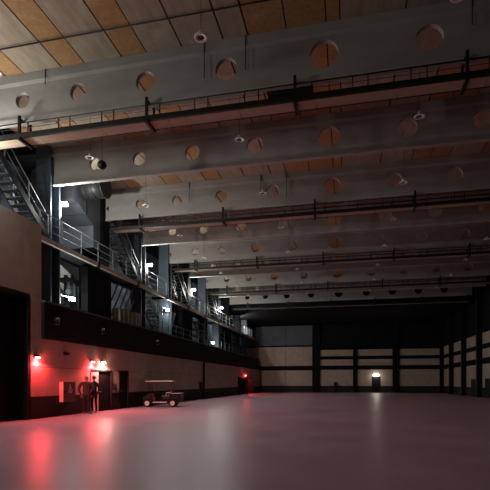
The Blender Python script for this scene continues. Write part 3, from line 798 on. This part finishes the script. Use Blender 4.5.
rf = MB().prism([(-0.98, 1.62), (-0.96, 1.66), (-0.5, 1.71), (0.5, 1.71), (0.78, 1.68), (0.80, 1.63)], 'y', -0.57, 0.57).build('roof', M['cartroof'], gcart, bevel=0.015)
# windscreen frame
ws = MB().cyl((-0.70, -0.45, 0.84), (-0.70, 0.45, 0.84), 0.014).cyl((-0.76, -0.45, 1.3), (-0.76, 0.45, 1.3), 0.010)
ws.build('windscreen_frame', M['black'], gcart)
MB().cyl((-0.55, -0.22, 0.62), (-0.28, -0.22, 0.98), 0.022).build('steering_column', M['black'], gcart)
sw = MB(); N = 20
cx, cz = -0.27, 0.99
for i in range(N):
    a0, a1 = 2*math.pi*i/N, 2*math.pi*(i+1)/N
    P = lambda a: (cx - 0.10*math.sin(a)*1.0, -0.22 + 0.17*math.cos(a), cz + 0.13*math.sin(a))
    sw.cyl(P(a0), P(a1), 0.014, n=6)
sw.cyl(P(0), P(math.pi), 0.01, n=6)
sw.build('steering_wheel', M['black'], gcart)
# cargo box at the rear
cg = MB().box(0.72, 1.34, -0.48, 0.48, 0.52, 0.56)
cg.box(0.72, 0.75, -0.48, 0.48, 0.56, 0.88).box(1.31, 1.34, -0.48, 0.48, 0.56, 0.88).box(0.75, 1.31, -0.48, -0.45, 0.56, 0.88).box(0.75, 1.31, 0.45, 0.48, 0.56, 0.88)
cg = cg.build('cargo_box', M['cartbody'], gcart)
for q in (-0.5, 0.475): MB().box(0.70, 1.36, q, q + 0.025, 0.86, 0.90).build('rim', M['hub'], cg)
MB().box(0.95, 1.36, -0.44, 0.44, 0.34, 0.50).build('rear_bumper', M['black'], gcart)
for y in (-0.3, 0.3):
    MB().lathe([(0.001, 0.0), (0.05, 0.0), (0.06, 0.03)], (-1.12, y, 0.56), 14, 'x').build('headlamp', M['hub'], gcart)

# ================================================================== PEOPLE
def person(name, loc, rz, height, wide, mats, label, arms):
    """one continuous skinned body; local +y is the way the person faces; mats: skin, top, trousers, shoes, hair"""
    k = height / 1.78
    root = thing(name, loc, label, 'person', rz=rz, local=True)
    V = []; E = []; Rr = []
    def v(p, r, par=None):
        V.append((p[0]*k, p[1]*k, p[2]*k)); Rr.append(r * k if not isinstance(r, tuple) else (r[0]*k, r[1]*k))
        if par is not None: E.append((par, len(V) - 1))
        return len(V) - 1
    pel = v((0, 0, 0.95), (0.155*wide, 0.115))
    wai = v((0, 0.0, 1.10), (0.140*wide, 0.105), pel)
    che = v((0, 0.01, 1.30), (0.165*wide, 0.120), wai)
    shd = v((0, 0.0, 1.44), (0.12*wide, 0.09), che)
    nec = v((0, 0.01, 1.53), 0.055, shd)
    nk2 = v((0, 0.02, 1.58), 0.058, nec)
    hd = v((0, 0.035, 1.64), (0.075, 0.09), nk2)
    hd2 = v((0, 0.03, 1.70), (0.080, 0.095), hd)
    v((0, 0.02, 1.755), (0.055, 0.065), hd2)
    for s in (-1, 1):
        hp = v((s*0.10, 0, 0.88), 0.092*wide, pel)
        kn = v((s*0.11, 0.02, 0.49), 0.058, hp)
        cf = v((s*0.115, -0.01, 0.32), 0.055, kn)
        an = v((s*0.12, -0.015, 0.09), 0.040, cf)
        hl = v((s*0.12, 0.0, 0.045), 0.042, an)
        v((s*0.135, 0.17, 0.035), (0.042, 0.030), hl)
        sh = v((s*0.19*wide, 0, 1.43), 0.062*wide, shd)
        el_, wr_ = arms[0 if s < 0 else 1]
        el = v((s*el_[0]*wide, el_[1], el_[2]), 0.045*wide, sh)
        wr = v((s*wr_[0], wr_[1], wr_[2]), 0.028, el)
        d = (Vector(wr_) - Vector(el_)); d = Vector((s*d.x, d.y, d.z)).normalized()
        W = Vector((s*wr_[0], wr_[1], wr_[2]))
        pm = v(W + d*0.075, (0.036, 0.018), wr)
        side = Vector((0, 1, 0)) if abs(d.y) < 0.8 else Vector((0, 0, 1))
        for q, ln in enumerate((0.075, 0.085, 0.08, 0.062)):
            off = side * (0.030 - 0.020*q)
            b = v(W + d*0.105 + off, 0.0095, pm)
            m_ = v(W + d*(0.105 + ln*0.55) + off + Vector((-s*0.008, 0, 0)), 0.009, b)
            v(W + d*(0.105 + ln) + off + Vector((-s*0.026, 0, 0)), 0.008, m_)
        th = v(W + d*0.045 + side*0.045, 0.011, wr)
        v(W + d*0.095 + side*0.058, 0.009, th)
    me = bpy.data.meshes.new('body'); me.from_pydata(V, E, [])
    o = bpy.data.objects.new('body', me); C.objects.link(o)
    o.modifiers.new('skin', 'SKIN')
    if not me.skin_vertices: me.skin_vertices.new()
    for i, r in enumerate(Rr):
        sv = me.skin_vertices[0].data[i]
        sv.radius = r if isinstance(r, tuple) else (r, r)
        sv.use_root = (i == 0)
    sb = o.modifiers.new('sub', 'SUBSURF'); sb.levels = 2; sb.render_levels = 2
    dg = bpy.context.evaluated_depsgraph_get()
    dg.update()
    nm = bpy.data.meshes.new_from_object(o.evaluated_get(dg))
    bpy.data.objects.remove(o, do_unlink=True)
    nm.name = 'body'
    zmin = min(p.co.z for p in nm.vertices)
    for p in nm.vertices: p.co.z -= zmin
    nm.materials.clear()
    for m_ in ('skin', 'top', 'trousers', 'shoes'): nm.materials.append(mats[m_])
    wrists = [Vector(((-1 if s == 0 else 1)*arms[s][1][0], arms[s][1][1], arms[s][1][2])) * k for s in (0, 1)]
    for p in nm.polygons:
        c = p.center; p.use_smooth = True
        z = c.z / k
        mi = 1
        if z > 1.53: mi = 0
        elif min((c - w).length for w in wrists) < 0.2 and any((c - w).length < 0.2 and (c - w).dot(w - Vector(((-1 if s == 0 else 1)*arms[s][0][0], arms[s][0][1], arms[s][0][2]))*k) > -0.002 for s, w in enumerate(wrists)): mi = 0
        elif z < 0.10: mi = 3
        elif z < 0.93 and abs(c.x) < 0.235 * k * wide: mi = 2
        p.material_index = mi
    ob = bpy.data.objects.new('body', nm); C.objects.link(ob); ob.parent = root; ob['_o'] = [0, 0, 0]
    # head details
    hr = MB()
    n, m_ = 16, 8
    prof = []
    vs_ = []; fs = []
    for j in range(m_ + 1):
        t = math.pi * 0.62 * j / m_
        for i in range(n):
            a = 2*math.pi*i/n
            r = math.sin(t)
            fy = math.sin(a)
            cut = 0.60 if fy > 0.3 else 1.0
            tt = t * cut
            vs_.append((0.093*k*math.sin(tt)*math.cos(a), (0.012 + 0.108*math.sin(tt)*math.sin(a))*k, (1.69 + 0.115*math.cos(tt))*k))
    for j in range(m_):
        for i in range(n):
            fs.append((j*n+i, j*n+(i+1) % n, (j+1)*n+(i+1) % n, (j+1)*n+i))
    hr.add(vs_, fs, True)
    hr.build('hair', mats['hair'], root)
    for s in (-1, 1):
        MB().sphere((s*0.032*k, 0.112*k, 1.675*k), 0.011*k, n=8, m=6).build('eye', M['eye'], root)
        MB().sphere((s*0.088*k, 0.02*k, 1.665*k), 0.022*k, 1.5, n=8, m=6).build('ear', mats['skin'], root)
    MB().prism([(0.105*k, 1.685*k), (0.105*k, 1.635*k), (0.150*k, 1.640*k)], 'x', -0.013*k, 0.013*k).build('nose', mats['skin'], root)
    MB().box(-0.026*k, 0.026*k, 0.10*k, 0.122*k, 1.603*k, 1.613*k).build('mouth', M['lip'], root)
    return root
A_rel = ((0.26, -0.03, 1.15), (0.27, 0.08, 0.90))
A_bent = ((0.25, -0.02, 1.16), (0.17, 0.24, 1.10))
person('person', (-11.82, 19.72, 0), R(70), 1.79, 0.95, dict(skin=M['skin'], top=M['cloth_black'], trousers=M['cloth_black'], shoes=M['shoe'], hair=M['hairdark']),
       'slim person in black clothes standing against the pale door leaf', (A_rel, A_rel))
person('person', (-11.75, 18.95, 0), R(18), 1.78, 1.34, dict(skin=M['skin'], top=M['cloth_brown'], trousers=M['cloth_trouser'], shoes=M['shoe'], hair=M['hairgrey']),
       'broad person in a brown jacket facing the one in black', (A_rel, A_bent))

# drop helper properties
for o in bpy.data.objects:
    if '_o' in o.keys(): del o['_o']
